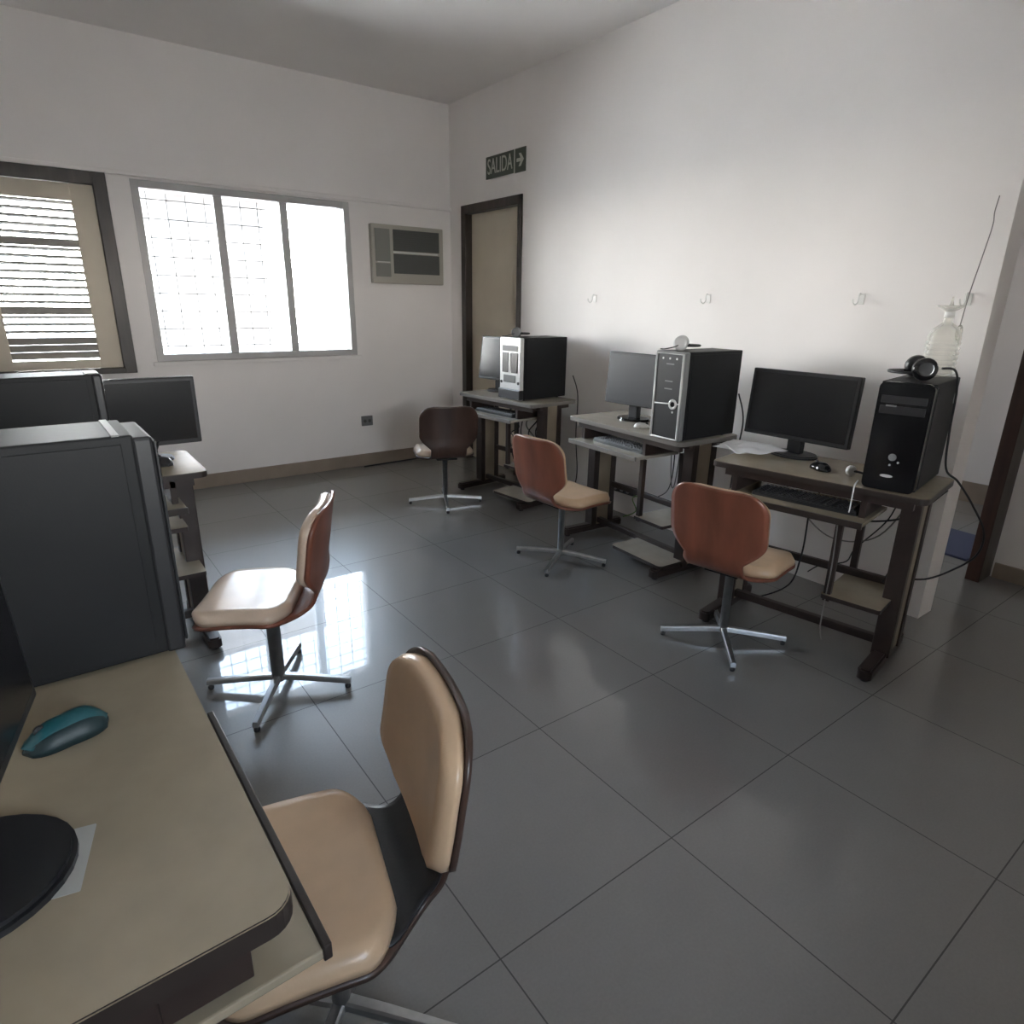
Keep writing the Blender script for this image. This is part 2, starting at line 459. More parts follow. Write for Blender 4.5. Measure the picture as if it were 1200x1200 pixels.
def make_chair(name, label, shell_m, pad_m, waist_m, loc, rz, leg_rot, group, pole_r=.019):
    t = thing(name, label, 'chair', loc, rz, group)
    mb = MB(); mb.add(sheet(0, LT, -.006, .006, 0)); sh = mb.build('shell', shell_m, t)
    if waist_m:
        mb = MB(); mb.add(sheet(.27, .54, .006, .011, .001)); mb.build('waist_cover', waist_m, t)
    mb = MB(); mb.add(sheet(.004, .335, .007, .052, .004, puff=1)); mb.build('seat_pad', pad_m, t)
    mb = MB(); mb.add(sheet(.462, LT-.003, .007, .046, .003, puff=1)); mb.build('back_pad', pad_m, t)
    mb = MB(); mb.box((-.005, 0, .361), (.20, .15, .012), .003); mb.build('mount_plate', M['blacksteel'], t)
    mb = MB(); mb.lathe([(pole_r, .04), (pole_r, .350), (.040, .354), (.040, .357)], 20); mb.build('column', M['chrome'], t)
    for k in range(4):
        a = leg_rot - rz + k*PI/2; c, s = math.cos(a), math.sin(a)
        mb = MB()
        R = Matrix.Rotation(a, 4, 'Z')
        top = [[Vector((x, y*w, h + .014)) for y in (-1, -.7, .7, 1)] for x, w, h in ((.0, .0135, .054), (.10, .013, .047), (.20, .0115, .037), (.275, .0105, .029))]
        bot = [[v - Vector((0, 0, .022)) for v in row] for row in top]
        for row in top:
            row[0].z -= .006; row[3].z -= .006
        mb.add(grid_solid(top, bot, False), R); leg = mb.build('leg', M['chrome'], t)
        mb = MB(); mb.lathe([(.010, 0), (.0115, .003), (.0115, .012), (.006, .015), (.006, .024)], 12, 0, R @ Matrix.Translation((.264, 0, 0))); mb.build('glide', M['blackplastic'], leg)
    return t
R_ = math.radians
make_chair('swivel_chair', 'beige padded swivel chair with black waist pulled up to the nearest desk', M['darkwood'], M['vinyl'], M['blackvinyl'], (.285, .95, 0), R_(167), R_(-47), 'swivel chairs')
make_chair('swivel_chair', 'swivel chair with shining seat in the window reflection, facing left', M['wood'], M['vinyl_pale'], None, (.555, 2.245, 0), R_(150), R_(-34), 'swivel chairs', .025)
make_chair('swivel_chair', 'red-brown plywood swivel chair before the desk with papers and glossy tower', M['wood'], M['vinyl'], None, (2.31, 1.475, 0), R_(10), R_(-45), 'swivel chairs')
make_chair('swivel_chair', 'red-brown plywood swivel chair before the desk with the silver-rimmed tower', M['wood'], M['vinyl'], None, (2.32, 2.62, 0), R_(2), R_(-57), 'swivel chairs')
make_chair('swivel_chair', 'swivel chair with dark back before the desk with the silver-fronted tower', M['darkwood'], M['vinyl_pale'], None, (2.34, 3.98, 0), R_(69), R_(-27), 'swivel chairs')

# ------------------------------------------------------------------ desks
H = .78
def make_desk(label, loc, rz, Wd, Dp=.46, top_m='laminate', edge_m='edge', foot=True, cage=True, extra_shelf=False, tray=(None, None), tray_edge='edge', tt=.024, foot_x=(.02, .43)):
    """local x to the sitter's right, y away from the sitter, origin at floor under the middle of the front edge"""
    t = thing('computer_desk', label, 'desk', loc, rz, 'computer desks')
    h = Wd/2
    mb = MB(); mb.prism(rrect(-h, h, 0, Dp, .035), H-tt, H, 0, .002, None, 1); mb.build('tabletop', [M[top_m], M[edge_m]], t)
    mb = MB(); mb.span(-h+.05, h-.05, .05, .075, H-tt-.04, H-tt); mb.build('apron', M['frame'], t)
    for sx in (-1, 1):
        x = sx*(h-.075)
        lg = MB().span(x-.028, x+.028, .185, .30, .05, H-tt-.005).build('leg', M['board'], t)
        for y0 in (.150, .292):
            MB().span(x-.035, x+.035, y0, y0+.042, .04, H-tt-.002, .004).build('post', M['frame'], lg)
        ft = MB().prism(rrect(x-.028, x+.028, -.055, Dp-.03, .02), .016, .06, 0, .008).build('foot', M['frame'], t)
        for y in (-.02, Dp-.07):
            MB().lathe([(.018, 0), (.018, .018)], 12, 0, Matrix.Translation((x, y, 0))).build('glide', M['blackplastic'], ft)
        MB().span(x-.025, x+.025, .12, Dp-.04, H-tt-.035, H-tt-.003, .004).build('top_bracket', M['frame'], t)
    MB().span(-h+.09, h-.09, .20, .235, .065, .10, .004).build('lower_rail', M['frame'], t)
    MB().span(-h+.09, h-.09, .30, .325, .30, .335, .004).build('back_rail', M['frame'], t)
    tx0 = -h+.07 if tray[0] is None else tray[0]; tx1 = tx0+.60 if tray[1] is None else tray[1]
    tr = MB().span(tx0, tx1, -.03, .30, .632, .648, .003).build('keyboard_tray', M[top_m], t)
    MB().span(tx0, tx1, -.042, -.03, .626, .652, .002).build('tray_edge', M[tray_edge], tr)
    for x in (tx0+.03, tx1-.03):
        MB().span(x-.012, x+.012, .05, .28, .648, H-tt-.002, .002).build('tray_hanger', M['frame'], tr)
    if cage:
        x = h-.285
        for y in (.015, .33):
            MB().span(x-.014, x+.014, y, y+.028, .27, .632, .003).build('shelf_post', M['frame'], t)
        cs = MB().prism(rrect(x-.02, h-.075, .0, .37, .012), .285, .303, 0, 0, None, 1).build('tower_shelf', [M[top_m], M['frame']], t)
    if extra_shelf:
        MB().prism(rrect(-.1, h-.10, .02, .36, .012), .535, .553, 0, 0, None, 1).build('middle_shelf', [M[top_m], M['frame']], t)
        MB().prism(rrect(-.1, h-.06, .0, .36, .012), .335, .353, 0, 0, None, 1).build('lower_shelf', [M[top_m], M['frame']], t)
    if foot:
        MB().prism(rrect(foot_x[0], foot_x[1], -.02, .24, .03), .062, .080, 0, 0, None, 1).build('footrest', [M['greylaminate'], M['edge']], t)
    return t
def frame_of(loc, rz):
    m = Matrix.Translation(loc) @ Matrix.Rotation(rz, 4, 'Z')
    return lambda x, y, z=0: m @ Vector((x, y, z))

D3L, D3R = (2.475, 1.285, 0), R_(-81)
D2L, D2R = (2.622, 2.505, 0), R_(-94)
D1L, D1R = (2.690, 3.860, 0), R_(-85)
D4L, D4R = (.130, 1.060, 0), R_(91)
D5L, D5R = (.020, 2.730, 0), R_(0)
make_desk('dark-framed computer desk with papers and glossy black tower by the opening', D3L, D3R, .86, foot=False)
make_desk('computer desk with grey top carrying the tower rimmed in silver', D2L, D2R, .95, top_m='greylaminate', edge_m='edgegrey', tray_edge='edgegrey')
make_desk('computer desk in the far corner carrying the silver-fronted tower', D1L, D1R, .86, top_m='greylaminate', edge_m='edgegrey', tray_edge='edgegrey')
make_desk('nearest computer desk with the teal mouse on its beige top', D4L, D4R, .95, cage=False, foot=False, tray=(-.445, .165), tt=.032)
make_desk('computer desk standing behind the big near tower, open shelves at its end', D5L, D5R, .95, .47, cage=False, foot=False, extra_shelf=True, tray=(-.2, .375))
L3, L2, L1, L4, L5 = (frame_of(a, b) for a, b in ((D3L, D3R), (D2L, D2R), (D1L, D1R), (D4L, D4R), (D5L, D5R)))

# ------------------------------------------------------------------ towers
def tower_base(label, loc, rz, w, d, h, top_m='blacksteel'):
    t = thing('computer_tower', label, 'computer', loc, rz, 'computer towers')
    mb = MB(); mb.span(-w/2, w/2, .03, d, .008, h, .004); mb.build('case', M['blacksteel'], t)
    mb = MB(); mb.span(w/2, w/2+.003, .05, d-.03, .02, h-.015, .001); mb.build('side_panel', M['blacksteel'], t)
    mb = MB(); mb.span(-w/2-.003, -w/2, .05, d-.03, .02, h-.015, .001); mb.build('side_panel', M['blacksteel'], t)
    for sx in (-1, 1):
        for y in (.06, d-.06):
            MB().lathe([(.012, 0), (.012, .010)], 10, 0, Matrix.Translation((sx*(w/2-.03), y, 0))).build('rubber_foot', M['blackplastic'], t)
    return t
def front(t, w, h, m, z0=.004, y0=0, bev=.008):
    return MB().span(-w/2, w/2, y0, .034, z0, h, bev).build('front_bezel', m, t)
RX = Matrix.Rotation(PI/2, 4, 'X')
def fdisc(parent, name, m, x, z, r, th, y=0):
    return MB().lathe([(r, 0), (r*.92, th)], 20, 0, Matrix.Translation((x, y, z)) @ RX).build(name, m, parent)

# silver-fronted tower, far corner
w, h = .235, .44
t = tower_base('computer tower with bright silver front on the far corner desk', (2.752, 3.735, H), R_(-87), w, .45, h)
fb = front(t, w, h, M['silver'])
for z0, z1 in ((.345, .385),): MB().span(-.085, .085, -.004, .0, z0, z1, .002).build('drive_bay', M['acdark'], fb)
for x0, x1 in ((-.085, -.018), (.018, .085)): MB().span(x0, x1, -.004, 0, .195, .335, .003).build('drive_bay', M['edge'], fb)
MB().span(-.012, .012, -.006, 0, .21, .33, .004).build('grip_bar', M['whiteplastic'], fb)
MB().span(-.07, .065, -.004, 0, .125, .178, .003).build('port_panel', M['acdark'], fb)
for x in (-.095, .095): fdisc(fb, 'power_button', M['blackplastic'], x, .125, .011, .004)
MB().span(-w/2-.003, w/2+.003, -.012, .03, .008, .078, .006).build('bezel_foot', M['blackplastic'], t)

# silver-rimmed tower
w, h = .20, .45
t = tower_base('computer tower with black front rimmed in silver on the middle desk', (2.580, 2.140, H), R_(-92), w, .44, h)
fb = front(t, w, h, M['greyplastic'])
MB().span(-.082, .082, -.003, 0, .015, .435, .002).build('front_panel', M['blackplastic'], fb)
rim = MB()
rim.tube([(-.088, -.004, .012), (-.088, -.004, .438), (.088, -.004, .438), (.088, -.004, .012), (-.088, -.004, .012)], .0055, 8)
rim.build('silver_rim', M['silver'], fb)
MB().tube([(-.085, -.004, .185), (.085, -.004, .195)], .0032, 8).build('silver_strip', M['silver'], fb)
ring = MB(); ring.lathe([(.026, -.002), (.026, .008), (.019, .010), (.016, .005)], 24, 0, Matrix.Translation((.045, 0, .19)) @ RX)
pb = ring.build('power_button', M['silver'], fb)
fdisc(pb, 'button_centre', M['gloss'], .045, .19, .013, .010)
for z in (.385, .30, .262): MB().span(-.02, .03, -.0045, -.003, z, z+.006).build('drive_slot', M['greyplastic'], fb)
for x in (-.045, .0, .045): fdisc(fb, 'indicator', M['silver'], x, .415, .006, .004)
fdisc(fb, 'badge', M['silver'], .045, .15, .006, .004)

# glossy tower
w, h = .18, .41
t = tower_base('glossy black computer tower under headphones on the desk with papers', (2.535, 1.008, H), R_(-80), w, .44, h)
fb = MB(); fb.prism(rrect(-w/2, w/2, .004, h, .022), 0, .034, 0, .006, Matrix.Translation((0, .034, 0)) @ RX)
fb = fb.build('front_bezel', M['gloss'], t)
MB().span(-.075, .075, -.003, 0, .335, .362, .002).build('drive_bay', M['blackplastic'], fb)
MB().span(-.075, .075, -.003, 0, .295, .325, .002).build('drive_bay', M['blackplastic'], fb)
MB().span(-.055, -.02, -.0045, -.003, .322, .328).build('drive_label', M['greyplastic'], fb)
fdisc(fb, 'power_button', M['greyplastic'], .0, .135, .014, .005)
fdisc(fb, 'indicator', M['silver'], .022, .118, .004, .004)
fdisc(fb, 'indicator', M['silver'], -.004, .105, .004, .004)
MB().prism([(.022*math.cos(a*PI/8), .0055*math.sin(a*PI/8)) for a in range(16)], 0, .004, 0, 0, Matrix.Translation((-.008, 0, .062)) @ RX).build('badge', M['silver'], fb)
MB().prism([(.018*math.cos(a*PI/8), .025*math.sin(a*PI/8)) for a in range(16)], 0, .003, 0, 0, Matrix.Translation((w/2+.003, .385, .335)) @ Matrix.Rotation(PI/2, 4, 'Z') @ RX).build('sticker', M['silver'], t)

# big near tower
w, h = .185, .435
t = tower_base('large dark computer tower on the nearest desk, in the foreground', (.145, 1.358, H), R_(91), w, .46, h)
fb = front(t, w, h-.006, M['blackplastic'], bev=.006)
MB().span(-w/2+.004, w/2-.004, -.006, 0, .02, h-.015, .004).build('front_cover', M['blackplastic'], fb)
MB().span(-w/2, w/2, .050, .062, h-.001, h+.002, .0005).build('top_rib', M['greyplastic'], t)

# dark tower behind
w, h = .18, .40
t = tower_base('black computer tower half hidden behind the near tower, below the shutters', (.190, 2.845, H), R_(91), w, .43, h)
fb = front(t, w, h, M['blackplastic'])
MB().span(-.07, .07, -.003, 0, .30, .34, .002).build('drive_bay', M['gloss'], fb)
MB().span(-.07, .03, .008, .05, h-.001, h+.004, .002).build('top_glint', M['whiteplastic'], t)  # white plate standing in for light caught on the bezel top

# ------------------------------------------------------------------ monitors
def monitor(label, loc, rz, sw, sh, zb, scr, base_r=(.11, .085), thick=.035, tilt=R_(4), bez=.016, yoff=0, base_y=0, base_x=0):
    """loc on the desk top under the screen; screen faces local -y"""
    t = thing('monitor', label, 'monitor', loc, rz, 'monitors')
    sc = MB().span(-sw/2, sw/2, 0, thick, zb, zb+sh, .005).build('housing', M['blackplastic'], t)
    sc.rotation_euler = (-tilt, 0, 0); sc.location = (0, -math.sin(tilt)*zb*-1 - math.sin(tilt)*(zb+sh/2), 0)
    MB().span(-sw/2+bez, sw/2-bez, -.0015, .001, zb+bez*1.2, zb+sh-bez).build('screen', M[scr], sc)
    MB().span(-sw*.28, sw*.28, thick, thick+.03, zb+sh*.2, zb+sh*.85, .012).build('rear_cover', M['blackplastic'], sc)
    MB().span(-.035+base_x, .035+base_x, thick*.5+base_y, thick+.02+base_y, .012, zb+.08, .006).build('neck', M['blackplastic'], t)
    o = [(base_x+base_r[0]*math.cos(a*2*PI/32), .03+base_y+base_r[1]*math.sin(a*2*PI/32)) for a in range(32)]
    MB().prism(o, 0, .014, 0, .006).build('base', M['gloss'] if scr == 'matscreen' else M['blackplastic'], t)
    return t
monitor('wide black monitor with dark screen above the pile of papers', (2.790, 1.552, H), R_(-90), .515, .312, .078, 'screen')
monitor('black monitor with greyish screen partly behind the silver-rimmed tower', (2.875, 2.655, H), R_(-88), .43, .31, .088, 'matscreen')
monitor('monitor with screen shining white beside the silver-fronted tower', (2.935, 4.165, H), R_(-84), .42, .335, .09, 'screen', tilt=R_(7))
monitor('dark monitor on the shelved desk, standing below the bright window', (.325, 3.02, H), R_(0), .43, .285, .065, 'screen', base_r=(.10, .075), tilt=R_(-1))
monitor('black monitor on the nearest desk, cut off at the left', (-.134, .868, H), R_(79), .49, .30, .075, 'screen', base_r=(.105, .112), base_x=-.045, tilt=R_(2))

# ------------------------------------------------------------------ keyboards and mice
def keyboard(label, fr, rz, x, y, z):
    t = thing('keyboard', label, 'keyboard', fr(x, y, z), rz, 'keyboards')
    MB().prism(rrect(-.22, .22, -.07, .075, .012), 0, .018, 0, .004).build('keyboard_body', M['blackplastic'], t)
    for x0, x1 in ((-.21, .07), (.078, .118), (.128, .21)):
        kb = bmesh.new(); nx = max(2, int((x1-x0)/.0095)*1); rows = 24
        top = []; bot = []
        for i in range(rows*2+1):
            y_ = -.062 + .12*i/(rows*2); r = []; rb = []
            for k in range(nx*2+1):
                xx = x0 + (x1-x0)*k/(nx*2)
                fx = ((xx-x0)/.0188) % 1; fy = ((y_+.062)/.0195) % 1
                hgt = .0245 if .12 < fx < .88 and .12 < fy < .88 else .0190
                r.append((xx, y_, hgt)); rb.append((xx, y_, .017))
            top.append(r); bot.append(rb)
        kb.free(); MB().add(grid_solid(top, bot, False)).build('key_block', M['blackplastic'], t)
    return t
keyboard('black keyboard on the pull-out tray of the desk with papers', L3, D3R, -.03, .125, .648)
keyboard('black keyboard on the pull-out tray below the silver-rimmed tower', L2, D2R, -.07, .125, .648)
keyboard('keyboard catching the light on the far corner desk tray', L1, D1R, -.06, .125, .648)

def mouse(label, loc, rz, body, accent, sc=1):
    t = thing('computer_mouse', label, 'mouse', loc, rz, 'computer mice')
    L_, Wm, Hm = .056*sc, .031*sc, .036*sc
    def shape(kx, kz, z0):
        top, bot = [], []
        for i in range(15):
            v = -1+2*i/14; r = []; rb = []
            wv = math.sqrt(max(0, 1-abs(v)**3.2))*(1-.12*max(0, .5-abs(v)))
            for k in range(11):
                u = -1+2*k/10
                zz = Hm*kz*(1-.28*(v+.25)**2)*math.sqrt(max(.0, 1-(abs(u))**2.6*.85))*max(.25, wv)
                r.append((v*L_, u*Wm*wv*kx, max(z0+.001, zz))); rb.append((v*L_, u*Wm*wv*kx, z0))
            top.append(r); bot.append(rb)
        return grid_solid(top, bot)
    MB().add(shape(1, 1, .001)).build('mouse_body', body, t)
    if accent:
        MB().add(shape(.82, 1.14, .012)).build('top_shell', accent, t)
    MB().lathe([(.008, -.003), (.008, .003)], 14, 0, Matrix.Translation((L_*.55, 0, Hm*.80)) @ Matrix.Rotation(PI/2, 4, 'X')).build('scroll_wheel', M['blackplastic'], t)
    return t
mouse('teal and black mouse on the nearest desk', (-.060, 1.085, H), R_(193), M['tealdark'], M['teal'], 1.05)
mouse('dark mouse beside the monitor on the desk with papers', (2.660, 1.335, H), R_(60), M['gloss'], None)
mouse('small white mouse against the silver-rimmed tower', (2.745, 2.44, H), R_(-60), M['whiteplastic'], None, .85)
mouse('dark mouse on the bright end of the shelved desk', (.365, 2.945, H), R_(100), M['blackplastic'], None)

# ------------------------------------------------------------------ headphones
def headset(label, loc, rz, cup_m, r=.072, boom=True, pad_m=None, cupr=.036):
    """lying on its side: band arc in a level plane, cups at its ends"""
    t = thing('headphones', label, 'headphones', loc, rz, 'headphones')
    zc = .026
    pts = [(-.02 + r*1.15*math.cos(a)*-1, r*math.sin(a), zc) for a in [(-90+180*k/20)*PI/180 for k in range(21)]]
    MB().tube(pts, .0055, 8).build('headband', M['blackplastic'], t)
    pts2 = [(-.022 + (r*1.02)*math.cos(a)*-1, r*.9*math.sin(a), zc+.001) for a in [(-75+150*k/20)*PI/180 for k in range(21)]]
    MB().tube(pts2, .003, 8).build('band_lining', M['greyplastic'], t)
    for s in (-1, 1):
        m = Matrix.Translation((.005, s*r, cupr)) @ Matrix.Rotation(-s*PI/2 + s*.12, 4, 'X')
        c = MB().lathe([(.004, -.018), (cupr*.7, -.018), (cupr, -.006), (cupr, .004), (cupr*.9, .008)], 24, 0, m).build('ear_cup', cup_m, t)
        MB().lathe([(cupr*.94, .008), (cupr, .013), (cupr*.9, .024), (cupr*.55, .024)], 24, 0, m).build('ear_cushion', pad_m or M['blackvinyl'], c)
    if boom:
        MB().tube(smooth_path([(.0, r+.012, cupr), (.03, r+.03, .022), (.075, r+.028, .010), (.10, r+.02, .009)]), .003, 8).build('microphone_boom', M['blackplastic'], t)
    return t
headset('black headphones lying on the glossy tower in front of the clear bottle', (2.74, 1.06, H+.41), R_(-58), M['blackplastic'], .07, False, M['gloss'], cupr=.042)
headset('grey headset lying on the silver-rimmed tower', (2.69, 2.165, H+.45), R_(126), M['silver'], .06, True, M['silver'], cupr=.036)
headset('grey headset lying on the silver-fronted tower', (2.83, 3.76, H+.44), R_(140), M['greyplastic'], .06, True, M['greyplastic'], cupr=.032)

# ------------------------------------------------------------------ bottle and its wire
t = thing('plastic_bottle', 'clear ribbed plastic bottle with a wide flared top on the glossy tower', 'bottle', (2.915, 1.060, H+.412))
prof = [(.03, 0), (.052, .001), (.058, .008)]
z = .012
for k in range(7):
    prof += [(.059, z), (.060, z+.006), (.056, z+.012), (.056, z+.016)]; z += .0185
prof += [(.058, .145), (.056, .160), (.047, .180), (.030, .196), (.018, .206), (.016, .214), (.016, .232)]
MB().lathe(prof, 28, 0, None, False).build('bottle_body', M['clear'], t)
MB().lathe([(.0175, .224), (.0175, .246), (.012, .247), (.010, .250)], 20).build('neck_ring', M['whiteplastic'], t)
MB().lathe([(.014, .248), (.022, .252), (.046, .266), (.048, .270), (.020, .268), (.008, .272), (.004, .29), (.003, .302)], 24).build('flared_top', M['clear'], t)
ring = [(.045+.022*math.cos(a*2*PI/16), -.03, .168+.026*math.sin(a*2*PI/16)) for a in range(17)]
MB().tube(ring, .005, 8, 0, False).build('carry_ring', M['clear'], t)
WIRE = [(2.955, 1.03, 1.385), (3.06, 1.058, 1.515), (3.16, 1.079, 1.64), (3.262, 1.101, 1.775), (3.268, 1.107, 1.83), (3.272, 1.104, 1.89)]
cable('wire', WIRE, .0022, M['cablegrey'], 'thin wire rising from the clear bottle up the white wall', 'wire')

# ------------------------------------------------------------------ wall hooks
def hook(label, y):
    t = thing('wall_hook', label, 'hook', (XW, y, 1.49), R_(0), 'wall hooks')
    MB().box((-.002, 0, 0), (.004, .03, .05), .0015).build('back_plate', M['whiteplastic'], t)
    pts = smooth_path([(-.004, 0, .02), (-.018, 0, .026), (-.026, 0, .012), (-.028, 0, -.012), (-.040, .004, -.026), (-.056, .008, -.018), (-.060, .01, .0)])
    MB().tube(pts, .0032, 8).build('hook_wire', M['whiteplastic'], t)
hook('small white wall hook nearest the dark-framed door', 3.445)
hook('small white wall hook above the silver-rimmed tower', 2.478)
hook('small white wall hook above the wide black monitor', 1.588)
hook('small white wall hook just behind the bottle top', 1.135)

# ------------------------------------------------------------------ exit sign
def text_mesh(txt, size, sx):
    cu = bpy.data.curves.new('letters', 'FONT'); cu.body = txt; cu.size = size; cu.align_x = 'CENTER'; cu.align_y = 'CENTER'; cu.extrude = .0012
    o = bpy.data.objects.new('letters', cu); COL.objects.link(o)
    bpy.context.view_layer.update()
    dg = bpy.context.evaluated_depsgraph_get(); me = bpy.data.meshes.new_from_object(o.evaluated_get(dg))
    bpy.data.objects.remove(o); bpy.data.curves.remove(cu)
    for v in me.vertices: v.co.x *= sx
    return me
t = thing('exit_sign', 'dark green exit sign with white lettering above the door', 'sign', (XW, 4.545, 2.50), R_(0))
TXT = Matrix(((0, 0, -1, 0), (-1, 0, 0, 0), (0, 1, 0, 0), (0, 0, 0, 1)))   # text x -> -y, text y -> z, facing -x
pl = MB().span(-.006, -.0005, -.118, .268, -.082, .082, .001).build('sign_panel', M['signdark'], t)
MB().span(-.006, -.0005, -.268, -.132, -.086, .082, .001).build('arrow_panel', M['signdark'], t)
MB().span(-.007, -.0005, -.132, -.118, -.084, .082, .001).build('divider', M['signwhite'], t)
me = text_mesh('SALIDA', .160, .655)
for v in me.vertices: v.co = TXT @ v.co + Vector((-.0075, .072, .0))
me.materials.append(M['signwhite'])
lo = bpy.data.objects.new('lettering', me); COL.objects.link(lo); lo.parent = t
bm = MB()
bm.prism([(-.045, -.012), (.005, -.012), (-.018, -.045), (.008, -.045), (.045, 0), (.008, .045), (-.018, .045), (.005, .012), (-.045, .012)], 0, .0018, 0, 0, Matrix.Translation((-.0062, -.20, 0)) @ TXT)
bm.build('arrow', M['signwhite'], t)

# ------------------------------------------------------------------ air conditioner
t = thing('air_conditioner', 'beige window-type air conditioner set in the wall beside the bright window', 'air conditioner', (2.815, YW, 1.60))
MB().span(-.345, .355, -.055, 0, 0, .475, .01).build('casing', M['acbeige'], t)
gp = MB(); gp.span(-.145, .31, -.060, -.053, .27, .44, .003)
for k in range(9): gp.span(-.14, .305, -.064, -.058, .285+k*.017, .290+k*.017)
gp.build('upper_grille', M['acdark'], t)
gp = MB(); gp.span(-.145, .31, -.060, -.053, .085, .245, .003)
for k in range(8): gp.span(-.14, .305, -.064, -.058, .10+k*.017, .105+k*.017)
gp.build('lower_grille', M['acdark'], t)
MB().span(-.15, .29, -.068, -.056, .250, .264, .002).build('louver_bar', M['whiteplastic'], t)
cp = MB().span(-.315, -.175, -.060, -.053, .18, .44, .003).build('control_panel', M['acmid'], t)
MB().span(-.315, -.175, -.060, -.053, .055, .165, .003).build('control_cover', M['acmid'], t)
MB().span(-.30, -.185, -.064, -.058, .170, .178, .001).build('panel_strip', M['whiteplastic'], t)

# outlet
t = thing('wall_outlet', 'small grey electrical outlet plate low on the window wall', 'outlet', (2.36, YW, .413))
MB().span(-.055, .055, -.010, 0, -.045, .045, .004).build('cover_plate', M['greyplastic'], t)
for x in (-.022, .022): MB().lathe([(.015, 0), (.015, .003)], 14, 0, Matrix.Translation((x, -.010, 0)) @ RX).build('socket', M['acdark'], t)

# ------------------------------------------------------------------ papers, slip, small things
def sheet_of_paper(label, loc, rz, w_, h_, amp, seed):
    rnd = random.Random(seed); ph = [rnd.uniform(0, 6) for _ in range(6)]
    top, bot = [], []
    for i in range(15):
        r = []; rb = []
        for k in range(15):
            x, y = -w_/2 + w_*k/14, -h_/2 + h_*i/14
            z = .002 + amp*(.5+.5*math.sin(9*x/w_+ph[0])*math.sin(6*y/h_+ph[1])) + amp*1.6*max(0, abs(x)/(w_/2)-.6)**2*(1+math.sin(ph[2]+8*y/h_))
            r.append((x, y, z+.0006)); rb.append((x, y, z))
        top.append(r); bot.append(rb)
    o = MB().add(grid_solid(top, bot)).build('paper_sheet', M['paper']); o.location = loc; o.rotation_euler = (0, 0, rz)
    return tag(o, label, 'paper', 'papers on the desk')
sheet_of_paper('lower white sheet of paper lying flat on the desk beside the tower', (2.79, 1.80, H), R_(12), .26, .22, .003, 1)
sheet_of_paper('crumpled white sheet of paper on top, nearest the desk front', (2.70, 1.70, H+.010), R_(-18), .24, .22, .020, 2)
o = MB().prism(rrect(-.06, .06, -.055, .055, .002), 0, .0006).build('paper_slip', M['slip']); o.location = (-.110, .815, H); o.rotation_euler = (0, 0, R_(-13))
tag(o, 'pale paper slip under the monitor base on the nearest desk', 'paper')
# webcam on the desk with papers
t = thing('webcam', 'small round silver webcam lying next to the glossy tower', 'webcam', (2.665, 1.205, H))
MB().lathe([(.012, -.014), (.021, -.010), (.022, .002), (.018, .007), (.009, .008)], 20, 0, Matrix.Translation((0, 0, .0225)) @ Matrix.Rotation(R_(-115), 4, 'Z') @ Matrix.Rotation(PI/2, 4, 'Y')).build('webcam_body', M['silver'], t)
MB().tube(smooth_path([(0, 0, .022), (.02, -.03, .018), (.03, -.055, .008)]), .005, 8).build('clip', M['blackplastic'], t)
cable('webcam_cable', [L3(.16, .10, H+.004), L3(.175, .01, H+.005), L3(.18, -.012, H-.02), L3(.18, -.014, H-.09), L3(.178, -.012, H-.10)], .0028, M['silver'], 'short silver cable end hanging over the desk front beside the glossy tower')

# power strip and plug
t = thing('power_strip', 'black power strip on the wall below the silver-rimmed tower desk', 'power strip', (3.235, 3.03, .20), R_(-90))
MB().box((0, 0, 0), (.28, .045, .055), .006).build('strip_body', M['blackplastic'], t)
for x in (-.09, -.03, .03, .09): MB().lathe([(.016, 0), (.016, .003)], 14, 0, Matrix.Translation((x, -.0225, 0)) @ RX).build('socket', M['greyplastic'], t)

# corridor mat
o = MB().prism([(-.28, -.16), (.26, -.20), (.30, .14), (-.24, .2)], 0, .012, 0, .003).build('floor_mat', M['bluemat']); o.location = (4.62, 1.36, 0)
tag(o, 'blue floor mat in the passage behind the dark door post', 'mat')

# ------------------------------------------------------------------ cables
def c3(name, pts, r, m, label): return cable(name, [L3(*p) for p in pts], r, M[m], label)
c3('power_cable', [(.42, .40, .74), (.30, .36, .60), (.10, .34, .545), (-.02, .345, .58), (-.10, .37, .72)], .0045, 'cable', 'thick black cable sagging highest behind the inner shelf post of the right desk')
c3('data_cable', [(.33, .38, .74), (.22, .35, .50), (.05, .34, .44), (-.10, .345, .52), (-.28, .37, .72)], .0035, 'cablegrey', 'grey cable sagging in a wide loop below the right desk')
c3('hanging_cable', [(-.06, .25, .63), (-.055, .255, .50), (-.06, .26, .34), (-.10, .28, .18), (-.24, .30, .06), (-.33, .32, .02)], .004, 'cable', 'black cable dropping from the tray to the floor below the right desk')
c3('hanging_cable', [(.145, -.01, .63), (.15, .0, .45), (.145, .01, .30), (.15, -.005, .16), (.16, .0, .10)], .0025, 'cablegrey', 'thin grey cord hanging straight down in front of the right desk shelf')
c3('loose_cable', [(.36, .385, .74), (.31, .37, .62), (.325, .36, .50), (.30, .35, .42), (.335, .345, .33), (.31, .34, .31)], .0035, 'redcable', 'reddish cable twisting down beside the right leg of the right desk')
c3('loose_cable', [(.385, .37, .74), (.33, .36, .60), (.29, .34, .52), (.30, .33, .40), (.28, .30, .312)], .005, 'cable', 'black cable twisting down onto the tower shelf of the right desk')
c3('loose_cable', [(.27, .38, .74), (.24, .36, .58), (.14, .34, .42), (.12, .30, .36), (.02, .31, .312), (-.05, .36, .24)], .003, 'cable', 'thin black cable curling over the tower shelf of the right desk')
